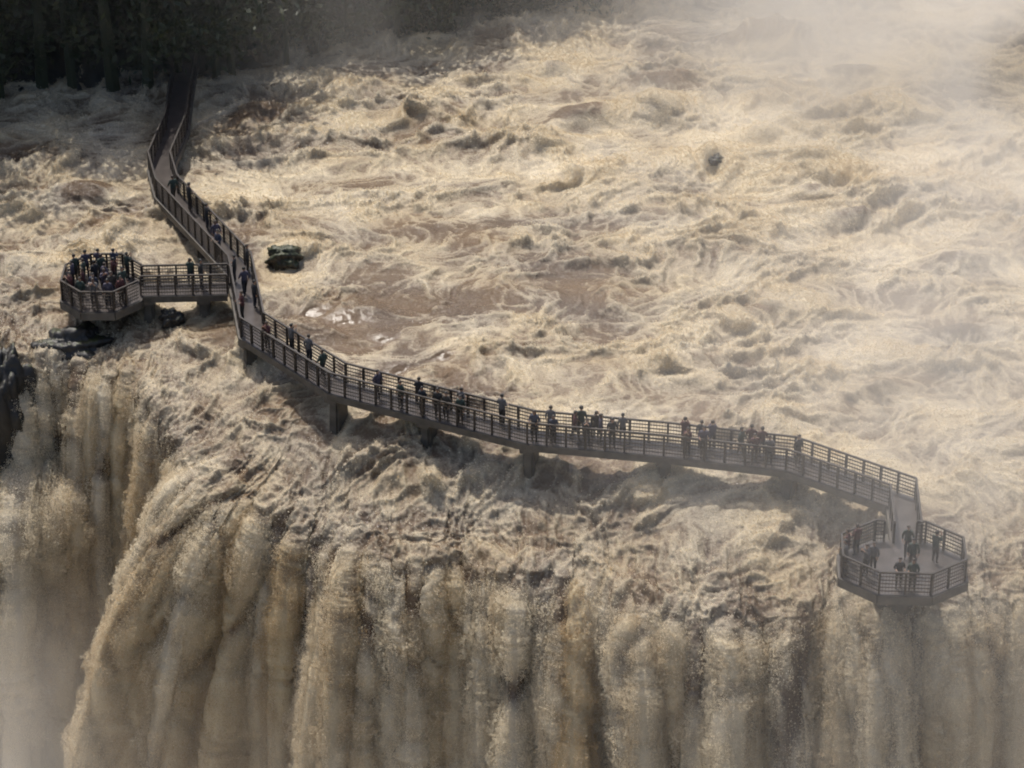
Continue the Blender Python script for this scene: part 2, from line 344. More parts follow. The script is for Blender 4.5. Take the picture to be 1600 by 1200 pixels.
def leaf_mat():
    m, t, b = mat_new('dark_leaves')
    oi = t.nodes.new('ShaderNodeAttribute'); oi.attribute_name = 'shade'
    r = t.nodes.new('ShaderNodeValToRGB')
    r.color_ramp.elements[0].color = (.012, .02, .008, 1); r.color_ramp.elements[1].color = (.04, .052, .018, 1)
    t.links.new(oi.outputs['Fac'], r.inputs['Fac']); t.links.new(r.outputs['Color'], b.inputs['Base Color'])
    b.inputs['Roughness'].default_value = .55
    return m
rng = np.random.default_rng(7)
def forest():
    """trunks, limbs and leaf sprays of the wood on the bank, which reads as one dark mass"""
    verts, faces, shade, nv = [], [], [], 0
    def tube(p, q, r0, r1, k=6):
        nonlocal nv
        p, q = np.array(p), np.array(q); ax = q - p; ax = ax / np.linalg.norm(ax)
        u = np.cross(ax, (0.3, 1, .2)); u /= np.linalg.norm(u); v = np.cross(ax, u)
        an = np.arange(k) * 2 * np.pi / k
        ring = np.cos(an)[:, None] * u + np.sin(an)[:, None] * v
        verts.append(p + ring * r0); verts.append(q + ring * r1)
        for i in range(k): faces.append((nv + i, nv + (i + 1) % k, nv + k + (i + 1) % k, nv + k + i))
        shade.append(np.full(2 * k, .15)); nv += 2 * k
    spots = []
    for x in np.arange(-56, 30, 1.9):
        for row in range(3):
            y0 = np.interp(x, BANKL[:, 0], BANKL[:, 1])
            tall = np.interp(x, [-42, -30, -22, -18, -14, -5, 4, 12, 40], [18, 18, 16, 12, 8, 9, 14, 18, 20])
            spots.append((x + rng.uniform(-.8, .8), y0 + 1.2 + row * 3.2 + rng.uniform(-1, 1), tall * rng.uniform(.8, 1.2) ))
    for x, y, hh in spots:
        z = bank_z(x, y) - .3
        top = np.array((x + rng.uniform(-.6, .6), y + rng.uniform(-.6, .6), z + hh * .75))
        tube((x, y, z), top, .045 * hh ** .8, .015 * hh ** .8)
        cr = 1.0 + .16 * hh
        n = int(500 + 60 * hh)
        cen = []
        for k in range(9):
            c = np.array((x, y, z + hh * .6)) + rng.normal(0, 1, 3) * (cr * .55, cr * .55, hh * .24)
            cen.append(c); tube(top * .5 + np.array((x, y, z + hh * .3)) * .5, c, .05, .02, 4)
        ci = rng.integers(0, 9, n)
        c = np.array(cen)[ci] + rng.normal(0, 1, (n, 3)) * np.array((.55, .55, .4)) * (.4 + .09 * hh)
        a = rng.normal(0, 1, (n, 3)); a /= np.linalg.norm(a, axis=1)[:, None]
        bb = np.cross(a, rng.normal(0, 1, (n, 3))); bb /= np.linalg.norm(bb, axis=1)[:, None]
        sz = rng.uniform(.14, .36, (n, 1))
        q = np.stack([c - a * sz, c + bb * sz * .45, c + a * sz, c - bb * sz * .45], 1).reshape(-1, 3)
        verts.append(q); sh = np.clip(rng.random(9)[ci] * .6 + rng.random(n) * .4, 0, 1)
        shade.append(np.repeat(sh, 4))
        idx = nv + np.arange(n * 4).reshape(-1, 4); faces.extend(map(tuple, idx.tolist())); nv += n * 4
    me = bpy.data.meshes.new('forest'); me.from_pydata(np.vstack(verts).tolist(), [], faces)
    at = me.attributes.new('shade', 'FLOAT', 'POINT'); at.data.foreach_set('value', np.concatenate(shade).astype(np.float32))
    return me
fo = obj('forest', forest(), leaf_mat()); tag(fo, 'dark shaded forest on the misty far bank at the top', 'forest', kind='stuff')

# ------------------------------------------------------------------ rocks
def rock_mesh(name, rx, ry, rz, seed, sub=5, rough=.34):
    bm = bmesh.new(); bmesh.ops.create_icosphere(bm, subdivisions=sub, radius=1)
    co = np.array([v.co[:] for v in bm.verts])
    n = perlin(co[:, 0] * 1.3 + seed, co[:, 1] * 1.3 + co[:, 2] * 1.7, seed) * rough + billow(co[:, 0] * 2.7 + co[:, 2], co[:, 1] * 2.7 - co[:, 2] * 2, seed + 1) * rough * .6 + ridge(co[:, 0] * 4 + co[:, 2] * 2, co[:, 1] * 4 - co[:, 2] * 3, seed + 3) ** 2 * rough * .35 + perlin(co[:, 0] * 9 + co[:, 2] * 4, co[:, 1] * 9 - co[:, 2] * 5, seed + 2) * rough * .3
    co = co * (1 + n[:, None]) * (rx, ry, rz)
    for v, c in zip(bm.verts, co): v.co = c
    return mesh_from_bm(name, bm, True)

def rock_mat(name, moss):
    m, t, b = mat_new(name)
    N, L = t.nodes, t.links
    g = N.new('ShaderNodeNewGeometry'); sx = N.new('ShaderNodeSeparateXYZ'); L.new(g.outputs['Normal'], sx.inputs[0])
    tc = N.new('ShaderNodeTexCoord'); n = N.new('ShaderNodeTexNoise'); n.inputs['Scale'].default_value = 3.5; n.inputs['Detail'].default_value = 6
    L.new(tc.outputs['Object'], n.inputs['Vector'])
    ad = N.new('ShaderNodeMath'); ad.operation = 'MULTIPLY_ADD'; ad.inputs[1].default_value = 1.6; L.new(n.outputs['Fac'], ad.inputs[0])
    L.new(sx.outputs['Z'], ad.inputs[2])
    r = N.new('ShaderNodeValToRGB'); e = r.color_ramp.elements
    e[0].position = 1.25 - moss; e[0].color = (.016, .014, .012, 1); e[1].position = min(1, 1.6 - moss); e[1].color = (.03, .036, .012, 1)
    mr = N.new('ShaderNodeMath'); mr.operation = 'MULTIPLY'; mr.inputs[1].default_value = .55; L.new(ad.outputs[0], mr.inputs[0])
    L.new(mr.outputs[0], r.inputs['Fac']); L.new(r.outputs['Color'], b.inputs['Base Color'])
    b.inputs['Roughness'].default_value = .5
    bp = N.new('ShaderNodeBump'); bp.inputs['Strength'].default_value = .8; bp.inputs['Distance'].default_value = .1
    L.new(n.outputs['Fac'], bp.inputs['Height']); L.new(bp.outputs['Normal'], b.inputs['Normal'])
    return m
M_ROCKM = rock_mat('mossy_basalt', .75); M_ROCKW = rock_mat('bare_wet_basalt', .3)
def boulder(x, y, z, rx, ry, rz, seed, mat, label, rot=0.0, name='boulder'):
    o = obj(name, rock_mesh(name, rx, ry, rz, seed), mat); o.location = (x, y, z); o.rotation_euler = (0, 0, rot)
    return tag(o, label, 'rock')
boulder(-11.9, 12.4, .62, .82, .6, .58, 3, M_ROCKM, 'dark moss covered boulder in the rapids just behind the walkway bend')
boulder(8.5, 30.3, 1.0, .75, .5, .45, 5, M_ROCKW, 'bare dark rock breaking the rapids in the upper part of the river')
boulder(11.3, 24.1, .85, .5, .35, .3, 9, M_ROCKW, 'small dark rock in the foam, lower right of the bare dark rock')
boulder(-17.2, 6.2, .3, .5, .4, .5, 13, M_ROCKW, 'low dark rock below the short branch of the walkway')
boulder(-25.4, 3.4, -4.3, 1.6, 1.5, 3.5, 21, M_ROCKW, 'tall dark wet cliff rock at the left brink of the falls', .4, 'cliff_rock')
boulder(-27.6, 3.6, -4.2, 2.4, 1.7, 3.4, 25, M_ROCKW, 'dark wet cliff rock at the left edge of the picture', .9, 'cliff_rock')
boulder(-22.0, 5.0, -.75, 1.6, 1.2, .9, 31, M_ROCKW, 'flat dark rock under the crowded octagonal platform', .2, 'ledge_rock')

# ------------------------------------------------------------------ walkway
DZ = 1.45          # deck level above the river at the walkway
WID = 1.3
MAIN = [(-19.2, 36.5), (-19.05, 31.0), (-18.86, 26.9), (-19.27, 21.63), (-18.55, 18.37), (-13.89, 9.09), (-12.77, 2.41), (-8.31, -2.99), (-3.92, -5.28), (.89, -7.70), (7.08, -8.82), (12.73, -10.10), (17.45, -13.54), (17.28, -17.0)]
BRANCH = [(-14.4, 7.4), (-18.75, 7.2)]
box_cache = {}
def box_mesh(name, sx, sy, sz, bev=0.0):
    k = (name, round(sx, 3), round(sy, 3), round(sz, 3))
    if k not in box_cache:
        bm = bmesh.new(); bmesh.ops.create_cube(bm, size=1)
        for v in bm.verts: v.co = (v.co.x * sx, v.co.y * sy, v.co.z * sz)
        if bev: bmesh.ops.bevel(bm, geom=bm.edges[:], offset=bev, segments=1, affect='EDGES')
        box_cache[k] = mesh_from_bm(name, bm)
    return box_cache[k]
def prism(name, poly, z0, z1):
    bm = bmesh.new()
    lo = [bm.verts.new((x, y, z0)) for x, y in poly]; hi = [bm.verts.new((x, y, z1)) for x, y in poly]
    bm.faces.new(hi); bm.faces.new(lo[::-1])
    n = len(poly)
    for i in range(n): bm.faces.new((lo[i], lo[(i + 1) % n], hi[(i + 1) % n], hi[i]))
    bmesh.ops.recalc_face_normals(bm, faces=bm.faces)
    return mesh_from_bm(name, bm)
def bar(bm, p, q, w, hgt):
    p, q = Vector(p), Vector(q); d = (q - p); L = d.length; d.normalize()
    mtx = Matrix.Translation((p + q) / 2) @ d.to_track_quat('X', 'Z').to_matrix().to_4x4() @ Matrix.Diagonal((L, w, hgt, 1))
    bmesh.ops.create_cube(bm, size=1, matrix=mtx)

RAIL_H = 1.08
def railing(parent, p, q, step=.92, z=DZ, last=True):
    """one straight run of railing: bars as one part, posts as its pieces"""
    p, q = np.array(p, float), np.array(q, float); L = np.linalg.norm(q - p)
    if L < .3: return
    bm = bmesh.new()
    bar(bm, (*p, z + RAIL_H), (*q, z + RAIL_H), .09, .075)
    for k in (.16, .34, .52, .70, .88): bar(bm, (*p, z + k), (*q, z + k), .035, .045)
    nb = int(L / .13)
    for i in range(1, nb):
        c = p + (q - p) * i / nb; bar(bm, (*c, z + .02), (*c, z + RAIL_H - .03), .016, .016)
    r = obj('railing', mesh_from_bm('railing', bm), M_STEEL, parent)
    n = max(1, round(L / step))
    ang = math.atan2(q[1] - p[1], q[0] - p[0])
    for i in range(n + (1 if last else 0)):
        c = p + (q - p) * i / n
        o = obj('post', box_mesh('post', .095, .095, RAIL_H - .03), M_STEEL, r)
        o.location = (c[0], c[1], z + (RAIL_H - .03) / 2); o.rotation_euler = (0, 0, ang)

def offset_line(pts, off):
    pts = [np.array(p, float) for p in pts]; out = []
    for i, p in enumerate(pts):
        ns = []
        if i > 0: d = p - pts[i - 1]; d /= np.linalg.norm(d); ns.append(np.array((-d[1], d[0])))
        if i < len(pts) - 1: d = pts[i + 1] - p; d /= np.linalg.norm(d); ns.append(np.array((-d[1], d[0])))
        n = sum(ns); n /= np.linalg.norm(n)
        out.append(p + n * off / max(.6, float(n @ ns[0])))
    return out

def pier(parent, x, y, rot, wid=1.3, dep=.55, top=None, bottom=-2.2):
    top = DZ - .36 if top is None else top
    c = empty('pier', (x, y, 0), parent)
    c.rotation_euler = (0, 0, rot)
    bm = bmesh.new(); bmesh.ops.create_cube(bm, size=1)
    for v in bm.verts:
        k = 1.12 if v.co.z < 0 else .92
        v.co = (v.co.x * dep * k, v.co.y * wid * .78 * k, bottom + (v.co.z + .5) * (top - .2 - bottom))
    bmesh.ops.bevel(bm, geom=[e for e in bm.edges if abs(e.verts[0].co.z - e.verts[1].co.z) > .5], offset=.1, segments=2, affect='EDGES')
    obj('column', mesh_from_bm('column', bm), M_PIER, c)
    cb = obj('cap_beam', box_mesh('cap_beam', dep * 1.25, wid * 1.06, .26, .02), M_PIER, c); cb.location = (0, 0, top - .08)

def walkway(name, pts, piers, label, rails_skip=(), ends=(0.0, 0.0)):
    t = empty(name, (pts[0][0], pts[0][1], 0)); t.location = (0, 0, 0)
    Lf, Rt = offset_line(pts, WID / 2), offset_line(pts, -WID / 2)
    Lr, Rr = offset_line(pts, WID / 2 - .06), offset_line(pts, -WID / 2 + .06)
    Lb, Rb = offset_line(pts, WID / 2 + .03), offset_line(pts, -WID / 2 - .03)
    for i in range(len(pts) - 1):
        poly = [Lf[i], Lf[i + 1], Rt[i + 1], Rt[i]]
        obj('deck_slab', prism('deck_slab', poly, DZ - .16, DZ), M_DECK, t)
        for s, B in (('l', Lb), ('r', Rb)):
            bm = bmesh.new(); bar(bm, (*B[i], DZ - .19), (*B[i + 1], DZ - .19), .1, .34)
            obj('edge_beam', mesh_from_bm('edge_beam', bm), M_PIER, t)
        if (i, 'l') not in rails_skip: railing(t, Lr[i], Lr[i + 1], last=(i == len(pts) - 2))
        if (i, 'r') not in rails_skip: railing(t, Rr[i], Rr[i + 1], last=(i == len(pts) - 2))
    for x, y, rot in piers: pier(t, x, y, rot)
    return tag(t, label, 'walkway')
walkway('walkway', MAIN,
        [(-19.0, 29, 1.57), (-19.27, 21.63, 1.6), (-18.55, 18.37, 2.2), (-16.2, 13.7, 2.1), (-13.95, 9.0, 1.8), (-12.77, 2.41, 2.1), (-8.31, -2.99, 2.6), (-3.92, -5.28, 2.7), (.89, -7.70, 2.8), (7.08, -8.82, 2.95), (12.73, -10.10, 2.75), (17.3, -13.4, 2.3)],
        'long dark railed walkway on concrete piers winding above the rapids to the brink')
walkway('branch_walkway', BRANCH, [(-15.6, 7.35, 3.14), (-18.4, 7.2, 3.14)], 'short railed branch walkway leading left to the crowded platform')

def platform(name, cx, cy, rx, ry, rot, gap_dir, label, column_bottom, seed=0):
    t = empty(name)
    k = .42
    base = [(1, k), (k, 1), (-k, 1), (-1, k), (-1, -k), (-k, -1), (k, -1), (1, -k)]
    c, s = math.cos(rot), math.sin(rot)
    P8 = [np.array((cx + c * x * rx - s * y * ry, cy + s * x * rx + c * y * ry)) for x, y in base]
    obj('deck_slab', prism('deck_slab', P8, DZ - .155, DZ + .005), M_DECK, t)
    n = 8
    for i in range(n):
        p, q = P8[i], P8[(i + 1) % n]
        bm = bmesh.new(); bar(bm, (*(p * 1.0), DZ - .23), (*q, DZ - .23), .14, .42)
        obj('fascia', mesh_from_bm('fascia', bm), M_PIER, t)
        ctr = np.array((cx, cy)); p2, q2 = ctr + (p - ctr) * .965, ctr + (q - ctr) * .965
        mid = (p2 + q2) / 2; g = np.array(gap_dir)
        d = (mid - ctr) / np.linalg.norm(mid - ctr)
        if d @ (g / np.linalg.norm(g)) > .93:
            e = (q2 - p2) / np.linalg.norm(q2 - p2); L = np.linalg.norm(q2 - p2)
            if L > WID + .5:
                railing(t, p2, p2 + e * (L - WID - .1) / 2, z=DZ + .005); railing(t, q2 - e * (L - WID - .1) / 2, q2, z=DZ + .005)
        else:
            railing(t, p2, q2, last=False, z=DZ + .005)
    bm = bmesh.new()
    bmesh.ops.create_cone(bm, cap_ends=True, segments=12, radius1=min(rx, ry) * .42, radius2=min(rx, ry) * .62, depth=DZ - .45 - column_bottom)
    bmesh.ops.translate(bm, verts=bm.verts, vec=(cx, cy + 2.2, (DZ - .45 + column_bottom) / 2))
    obj('column', mesh_from_bm('column', bm), M_PIER, t)
    return tag(t, label, 'platform')
platform('viewing_platform', -20.7, 7.0, 2.0, 2.2, 0, (1, 0), 'octagonal viewing platform packed with people at the end of the short branch', -1.5)
platform('viewing_platform', 16.85, -19.0, 2.72, 2.2, -.06, (.2, 1), 'wide octagonal viewing platform hanging over the brink at the end of the long walkway', -3.2)

# ---- PEOPLE ------------------------------------------------------
def person_mesh(name, pose):
    """one continuous body: skeleton edges -> Skin + Subdivision, evaluated once"""
    J = {'pelvis': ((0, 0, .93), .135), 'waist': ((0, 0, 1.08), .14), 'chest': ((0, .01, 1.28), .155), 'neckb': ((0, 0, 1.43), .07), 'neck': ((0, .015, 1.49), .052),
         'skull': ((0, .03, 1.58), .085), 'crown': ((0, .02, 1.66), .07)}
    E = [('pelvis', 'waist'), ('waist', 'chest'), ('chest', 'neckb'), ('neckb', 'neck'), ('neck', 'skull'), ('skull', 'crown')]
    arms = {0: [(.25, -.03, 1.13), (.25, .05, .89)], 1: [(.25, -.03, 1.16), (.20, .20, 1.12)], 2: [(.22, .12, 1.22), (.08, .26, 1.46)], 3: [(.25, -.08, 1.14), (.25, .06, .93)], 4: [(.24, -.02, 1.15), (.19, .20, 1.12)]}[pose]
    for sd, n in ((1, 'r'), (-1, 'l')):
        el, wr = arms
        if pose == 3 and sd < 0: el, wr = (.25, .06, 1.14), (.24, .24, .98)
        if pose == 4 and sd < 0: el, wr = (.25, -.06, 1.14), (.24, .02, .90)
        J['sho' + n] = ((.165 * sd, 0, 1.385), .085); J['el' + n] = ((el[0] * sd, el[1], el[2]), .06); J['wr' + n] = ((wr[0] * sd, wr[1], wr[2]), .032)
        fo = np.array(wr) - np.array(el); fo /= np.linalg.norm(fo); pm = np.array(wr) + fo * .07
        J['pa' + n] = ((pm[0] * sd, pm[1], pm[2]), .034)
        E += [('chest', 'sho' + n), ('sho' + n, 'el' + n), ('el' + n, 'wr' + n), ('wr' + n, 'pa' + n)]
        step = {3: .22 * sd}.get(pose, .0)
        J['hip' + n] = ((.09 * sd, 0, .86), .11); J['kn' + n] = ((.105 * sd, .03 + step * .6, .49), .075); J['an' + n] = ((.105 * sd, -.02 + step, .085), .043); J['to' + n] = ((.125 * sd, .12 + step, .04), .038)
        E += [('pelvis', 'hip' + n), ('hip' + n, 'kn' + n), ('kn' + n, 'an' + n), ('an' + n, 'to' + n)]
    names = list(J)
    me = bpy.data.meshes.new(name + '_cage'); me.from_pydata([J[k][0] for k in names], [(names.index(a), names.index(b)) for a, b in E], [])
    o = bpy.data.objects.new(name + '_cage', me); COL.objects.link(o)
    o.modifiers.new('skin', 'SKIN'); o.modifiers['skin'].use_smooth_shade = True
    for i, k in enumerate(names):
        sv = me.skin_vertices[0].data[i]; r = J[k][1]; sv.radius = (r * (1.18 if k in ('pelvis', 'waist', 'chest') else 1), r * (.8 if k in ('pelvis', 'waist', 'chest') else 1)); sv.use_root = (k == 'pelvis')
    m = o.modifiers.new('sub', 'SUBSURF'); m.levels = m.render_levels = 1
    dg = bpy.context.evaluated_depsgraph_get()
    body = bpy.data.meshes.new_from_object(o.evaluated_get(dg))
    bpy.data.objects.remove(o)
    bm = bmesh.new(); bm.from_mesh(body); bpy.data.meshes.remove(body)
    # fingers and a nose, rooted inside palm and face
    def taper(p, q, r0, r1, k=5):
        p, q = Vector(p), Vector(q); d = (q - p)
        mt = Matrix.Translation((p + q) / 2) @ d.to_track_quat('Z', 'Y').to_matrix().to_4x4()
        bmesh.ops.create_cone(bm, cap_ends=True, segments=k, radius1=r0, radius2=r1, depth=d.length, matrix=mt)
    for n, sd in (('r', 1), ('l', -1)):
        wr, pa = Vector(J['wr' + n][0]), Vector(J['pa' + n][0]); d = (pa - wr).normalized()
        sidev = d.cross(Vector((sd, 0, 0))); sidev = sidev.normalized() if sidev.length > .1 else Vector((0, 1, 0))
        palm = d.cross(sidev).normalized()
        for k, L in enumerate((.072, .08, .075, .06)):
            b0 = pa + sidev * (.026 - .0175 * k) + d * .01; kn = b0 + d * L * .5 + palm * .006; tip = kn + d * L * .42 + palm * .028
            taper(b0, kn, .010, .009); taper(kn, tip, .009, .007)
        b0 = wr + d * .03 + sidev * .028; kn = b0 + sidev * .03 + d * .03; taper(b0, kn, .011, .010); taper(kn, kn + d * .035 + sidev * .006, .010, .008)
    taper((0, .105, 1.585), (0, .135, 1.56), .008, .016)
    for sx in (-1, 1): taper((sx * .085, .02, 1.585), (sx * .1, .015, 1.59), .024, .02); taper((sx * .033, .105, 1.6), (sx * .033, .113, 1.6), .014, .010)
    for f in bm.faces:
        c = f.calc_center_median(); f.smooth = True
        hand = min((c - Vector(J['pa' + n][0])).length for n in 'rl') < .13
        f.material_index = 0 if (c.z > 1.47 or hand) else (2 if (c.z < .93 and abs(c.x) < .22) else 1)
        if c.z < .085: f.material_index = 3
    me = mesh_from_bm(name, bm)
    return me
def hair_mesh():
    bm = bmesh.new(); bmesh.ops.create_uvsphere(bm, u_segments=12, v_segments=8, radius=1)
    bmesh.ops.delete(bm, geom=[v for v in bm.verts if v.co.z < -.45 or (v.co.y > .45 and v.co.z < .35)], context='VERTS')
    for v in bm.verts: v.co = (v.co.x * .102, .018 + v.co.y * .108, 1.625 + v.co.z * .105)
    return mesh_from_bm('hair', bm, True)
POSES = [person_mesh('person', k) for k in range(5)]; HAIR = hair_mesh()
SKINS = [simple_mat('skin', c, .6, 0, .1) for c in ((.33, .19, .12), (.22, .12, .075), (.42, .27, .19))]
CLOTH = [simple_mat('cloth', c, .75, 0, .2, 9) for c in ((.022, .02, .02), (.03, .035, .055), (.07, .02, .02), (.05, .042, .034), (.03, .045, .035), (.11, .10, .095), (.015, .016, .02), (.06, .05, .07))]
TROU = [simple_mat('trousers', c, .8, 0, .2, 9) for c in ((.02, .022, .03), (.025, .022, .02), (.045, .04, .033))]
SHOE = simple_mat('shoes', (.02, .018, .016), .6); HAIRM = [simple_mat('hair', c, .5) for c in ((.01, .008, .006), (.03, .018, .01))]
prr = random.Random(5)
for m_ in POSES:
    for k in range(4): m_.materials.append(SHOE)
HAIR.materials.append(HAIRM[0])
def person(x, y, rot, pose, sc, label, group, z=DZ):
    o = bpy.data.objects.new('person', POSES[pose]); COL.objects.link(o)
    o.location = (x, y, z); o.rotation_euler = (0, 0, rot); sc *= .93; o.scale = (sc, sc, sc)
    mats = (prr.choice(SKINS), prr.choice(CLOTH), prr.choice(TROU), SHOE)
    for k, m_ in enumerate(mats): o.material_slots[k].link = 'OBJECT'; o.material_slots[k].material = m_
    hh = bpy.data.objects.new('hair', HAIR); COL.objects.link(hh); hh.parent = o
    hh.material_slots[0].link = 'OBJECT'; hh.material_slots[0].material = prr.choice(HAIRM)
    return tag(o, label, 'person', group)
WALKERS = [
    ('upper', -18.11, 17.49, 0.5, 3, 0.99),
    ('upper', -17.15, 16.39, -1.05, 1, 1.05),
    ('upper', -16.03, 14.16, -1.13, 1, 0.95),
    ('upper', -15.38, 12.07, -2.65, 3, 0.98),
    ('upper', -15.15, 10.79, -3.99, 1, 1.04),
    ('short', -13.53, 9.15, -1.39, 1, 1.02),
    ('short', -14.09, 8.08, -4.85, 1, 0.97),
    ('short', -13.47, 6.58, 0.42, 3, 1.02),
    ('short', -12.88, 5.25, -1.14, 0, 0.98),
    ('short', -13.38, 3.89, -4.34, 1, 1.04),
    ('branch', -15.73, 7.34, -1.78, 0, 1.06),
    ('branch', -16.3, 7.67, 0.0, 2, 0.98),
    ('bend', -11.92, 0.81, -3.79, 2, 1.0),
    ('bend', -10.72, 0.49, -0.95, 2, 1.02),
    ('bend', -9.81, -0.61, -0.58, 4, 1.02),
    ('bend', -9.06, -2.08, 0.94, 3, 1.0),
    ('left_mid', -6.37, -4.0, -2.25, 3, 0.97),
    ('left_mid', -5.25, -4.99, -3.93, 0, 0.94),
    ('left_mid', -4.39, -4.63, -0.27, 1, 0.93),
    ('left_mid', -4.21, -5.54, -3.67, 1, 0.94),
    ('left_mid', -3.47, -5.91, -3.53, 0, 1.02),
    ('left_mid', -3.08, -6.11, -3.73, 4, 0.96),
    ('left_mid', -2.38, -5.65, -0.79, 1, 0.94),
    ('left_mid', -2.41, -6.44, -3.58, 0, 0.97),
    ('left_mid', -0.47, -6.61, -0.63, 1, 1.06),
    ('mid', 1.03, -8.09, -3.43, 1, 1.05),
    ('mid', 1.79, -7.5, -0.26, 4, 0.98),
    ('mid', 1.9, -8.25, -3.06, 4, 0.94),
    ('mid', 2.91, -8.06, -1.53, 3, 1.01),
    ('mid', 3.2, -7.75, -0.03, 0, 1.06),
    ('mid', 3.46, -8.53, -3.31, 2, 0.93),
    ('mid', 3.89, -7.88, -0.24, 2, 0.93),
    ('mid', 4.09, -8.28, -1.66, 0, 0.99),
    ('mid', 4.61, -8.74, -3.2, 4, 1.02),
    ('mid', 5.11, -8.1, -0.01, 4, 0.94),
    ('right_mid', 7.95, -8.65, -0.1, 2, 1.01),
    ('right_mid', 8.05, -9.41, -3.51, 2, 0.95),
    ('right_mid', 8.7, -8.82, -0.44, 4, 0.96),
    ('right_mid', 8.77, -9.57, -3.16, 1, 1.06),
    ('right_mid', 9.2, -8.93, -0.09, 2, 1.0),
    ('right_mid', 10.48, -9.59, -1.96, 3, 1.02),
    ('right_mid', 10.97, -9.33, -0.12, 1, 1.01),
    ('right_mid', 11.06, -10.09, -3.05, 1, 0.99),
    ('right_mid', 11.45, -9.44, 0.03, 1, 0.97),
    ('right_mid', 11.73, -10.24, -3.26, 0, 0.97),
    ('corner', 13.04, -10.32, -2.53, 0, 1.03),
]
ORD = ['first', 'second', 'third', 'fourth', 'fifth', 'sixth', 'seventh', 'eighth', 'ninth', 'tenth', 'eleventh', 'twelfth']
WHERE = {'upper': ('from the top on the slanting stretch above the short branch', 'people on the slanting upper stretch'),
         'short': ('from the top between the branch and the lower bend', 'people between the branch and the lower bend'),
         'branch': ('from the junction on the short branch walkway', 'people on the short branch'),
         'bend': ('from the left on the sloping span just below the bend', 'people on the span below the bend'),
         'left_mid': ('from the left in the row left of the walkway middle', 'people left of the walkway middle'),
         'mid': ('from the left in the row on the middle span', 'people on the middle span'),
         'right_mid': ('from the left in the row before the last bend', 'people before the last bend')}
cnt = {}
for g, x, y, rot, pose, sc in WALKERS:
    if g == 'corner':
        person(x, y, rot, pose, sc, 'lone person in dark clothes at the bend into the last sloping span', 'people on the last span'); continue
    k = cnt.get(g, 0); cnt[g] = k + 1
    person(x, y, rot, pose, sc, 'dark clad person, %s %s' % (ORD[k], WHERE[g][0]), WHERE[g][1])
for x, y, rot, pose, sc, lab in [
    (17.15, -18.1, 3.1, 3, 1.0, 'person in dark clothes stepping onto the wide platform from the walkway'),
    (17.25, -19.2, 2.9, 0, 1.02, 'dark clad person standing at the centre of the wide platform'),
    (16.5, -20.6, 3.3, 1, .97, 'person leaning on the front rail of the wide platform, left of its centre'),
    (17.05, -20.85, 3.0, 4, 1.03, 'person at the front rail of the wide platform, near its centre'),
    (15.2, -19.6, 2.2, 2, 1.0, 'person standing on the left half of the wide platform, facing the falls'),
    (15.55, -19.3, 2.6, 0, .95, 'shorter person beside another on the left half of the wide platform'),
    (14.5, -18.5, 1.3, 1, 1.04, 'person at the left rail of the wide platform, nearest the walkway'),
    (14.35, -19.2, 1.6, 4, .98, 'person at the left tip of the wide platform'),
    (14.95, -18.0, .6, 1, 1.0, 'person at the rear left rail of the wide platform'),
    (18.3, -18.6, -.8, 2, 1.02, 'person on the right half of the wide platform')]:
    person(x, y, rot, pose, sc, lab, 'people on the wide platform', DZ + .005)
pts = [(-22.3, 6.6), (-22.25, 7.5), (-21.7, 8.5), (-21.1, 8.85), (-20.3, 8.75), (-19.6, 8.5), (-21.6, 5.6), (-20.9, 5.25), (-20.2, 5.3), (-19.6, 5.7), (-21.6, 6.6), (-21.1, 7.4), (-20.5, 6.4), (-20.2, 7.7), (-19.6, 6.5), (-21.7, 7.6), (-20.85, 8.1), (-21.0, 6.0), (-22.2, 8.0), (-22.15, 6.05), (-20.1, 6.1), (-20.55, 7.1)]
for k, (x, y) in enumerate(pts):
    rot = math.atan2(y - 7.0, x + 20.7) - math.pi / 2 + prr.uniform(-.5, .5)
    person(x, y, rot, prr.choice([0, 1, 2, 4, 0]), prr.uniform(.93, 1.06), 'dark clad visitor in the crowd packed on the octagonal platform beside the left brink', 'crowd on the left platform', DZ + .005)

# ---- SPRAY -------------------------------------------------------
def spray_mat():
    m, t, b = mat_new('spray')
    t.nodes.remove(b)
    d = t.nodes.new('ShaderNodeBsdfDiffuse'); d.inputs[0].default_value = (.72, .63, .48, 1)
    tr = t.nodes.new('ShaderNodeBsdfTranslucent'); tr.inputs[0].default_value = (.84, .74, .56, 1)
    mx = t.nodes.new('ShaderNodeMixShader'); mx.inputs[0].default_value = .5
    at = t.nodes.new('ShaderNodeAttribute'); at.attribute_name = 'silt'
    for nd, c0, c1 in ((d, (.76, .68, .53, 1), (.42, .30, .16, 1)), (tr, (.86, .78, .62, 1), (.52, .37, .19, 1))):
        r = t.nodes.new('ShaderNodeMix'); r.data_type = 'RGBA'; r.inputs[6].default_value = c0; r.inputs[7].default_value = c1
        t.links.new(at.outputs['Fac'], r.inputs[0]); t.links.new(r.outputs[2], nd.inputs[0])
    t.links.new(d.outputs[0], mx.inputs[1]); t.links.new(tr.outputs[0], mx.inputs[2]); t.links.new(mx.outputs[0], t.nodes['Material Output'].inputs['Surface'])
    return m
M_SPRAY = spray_mat()
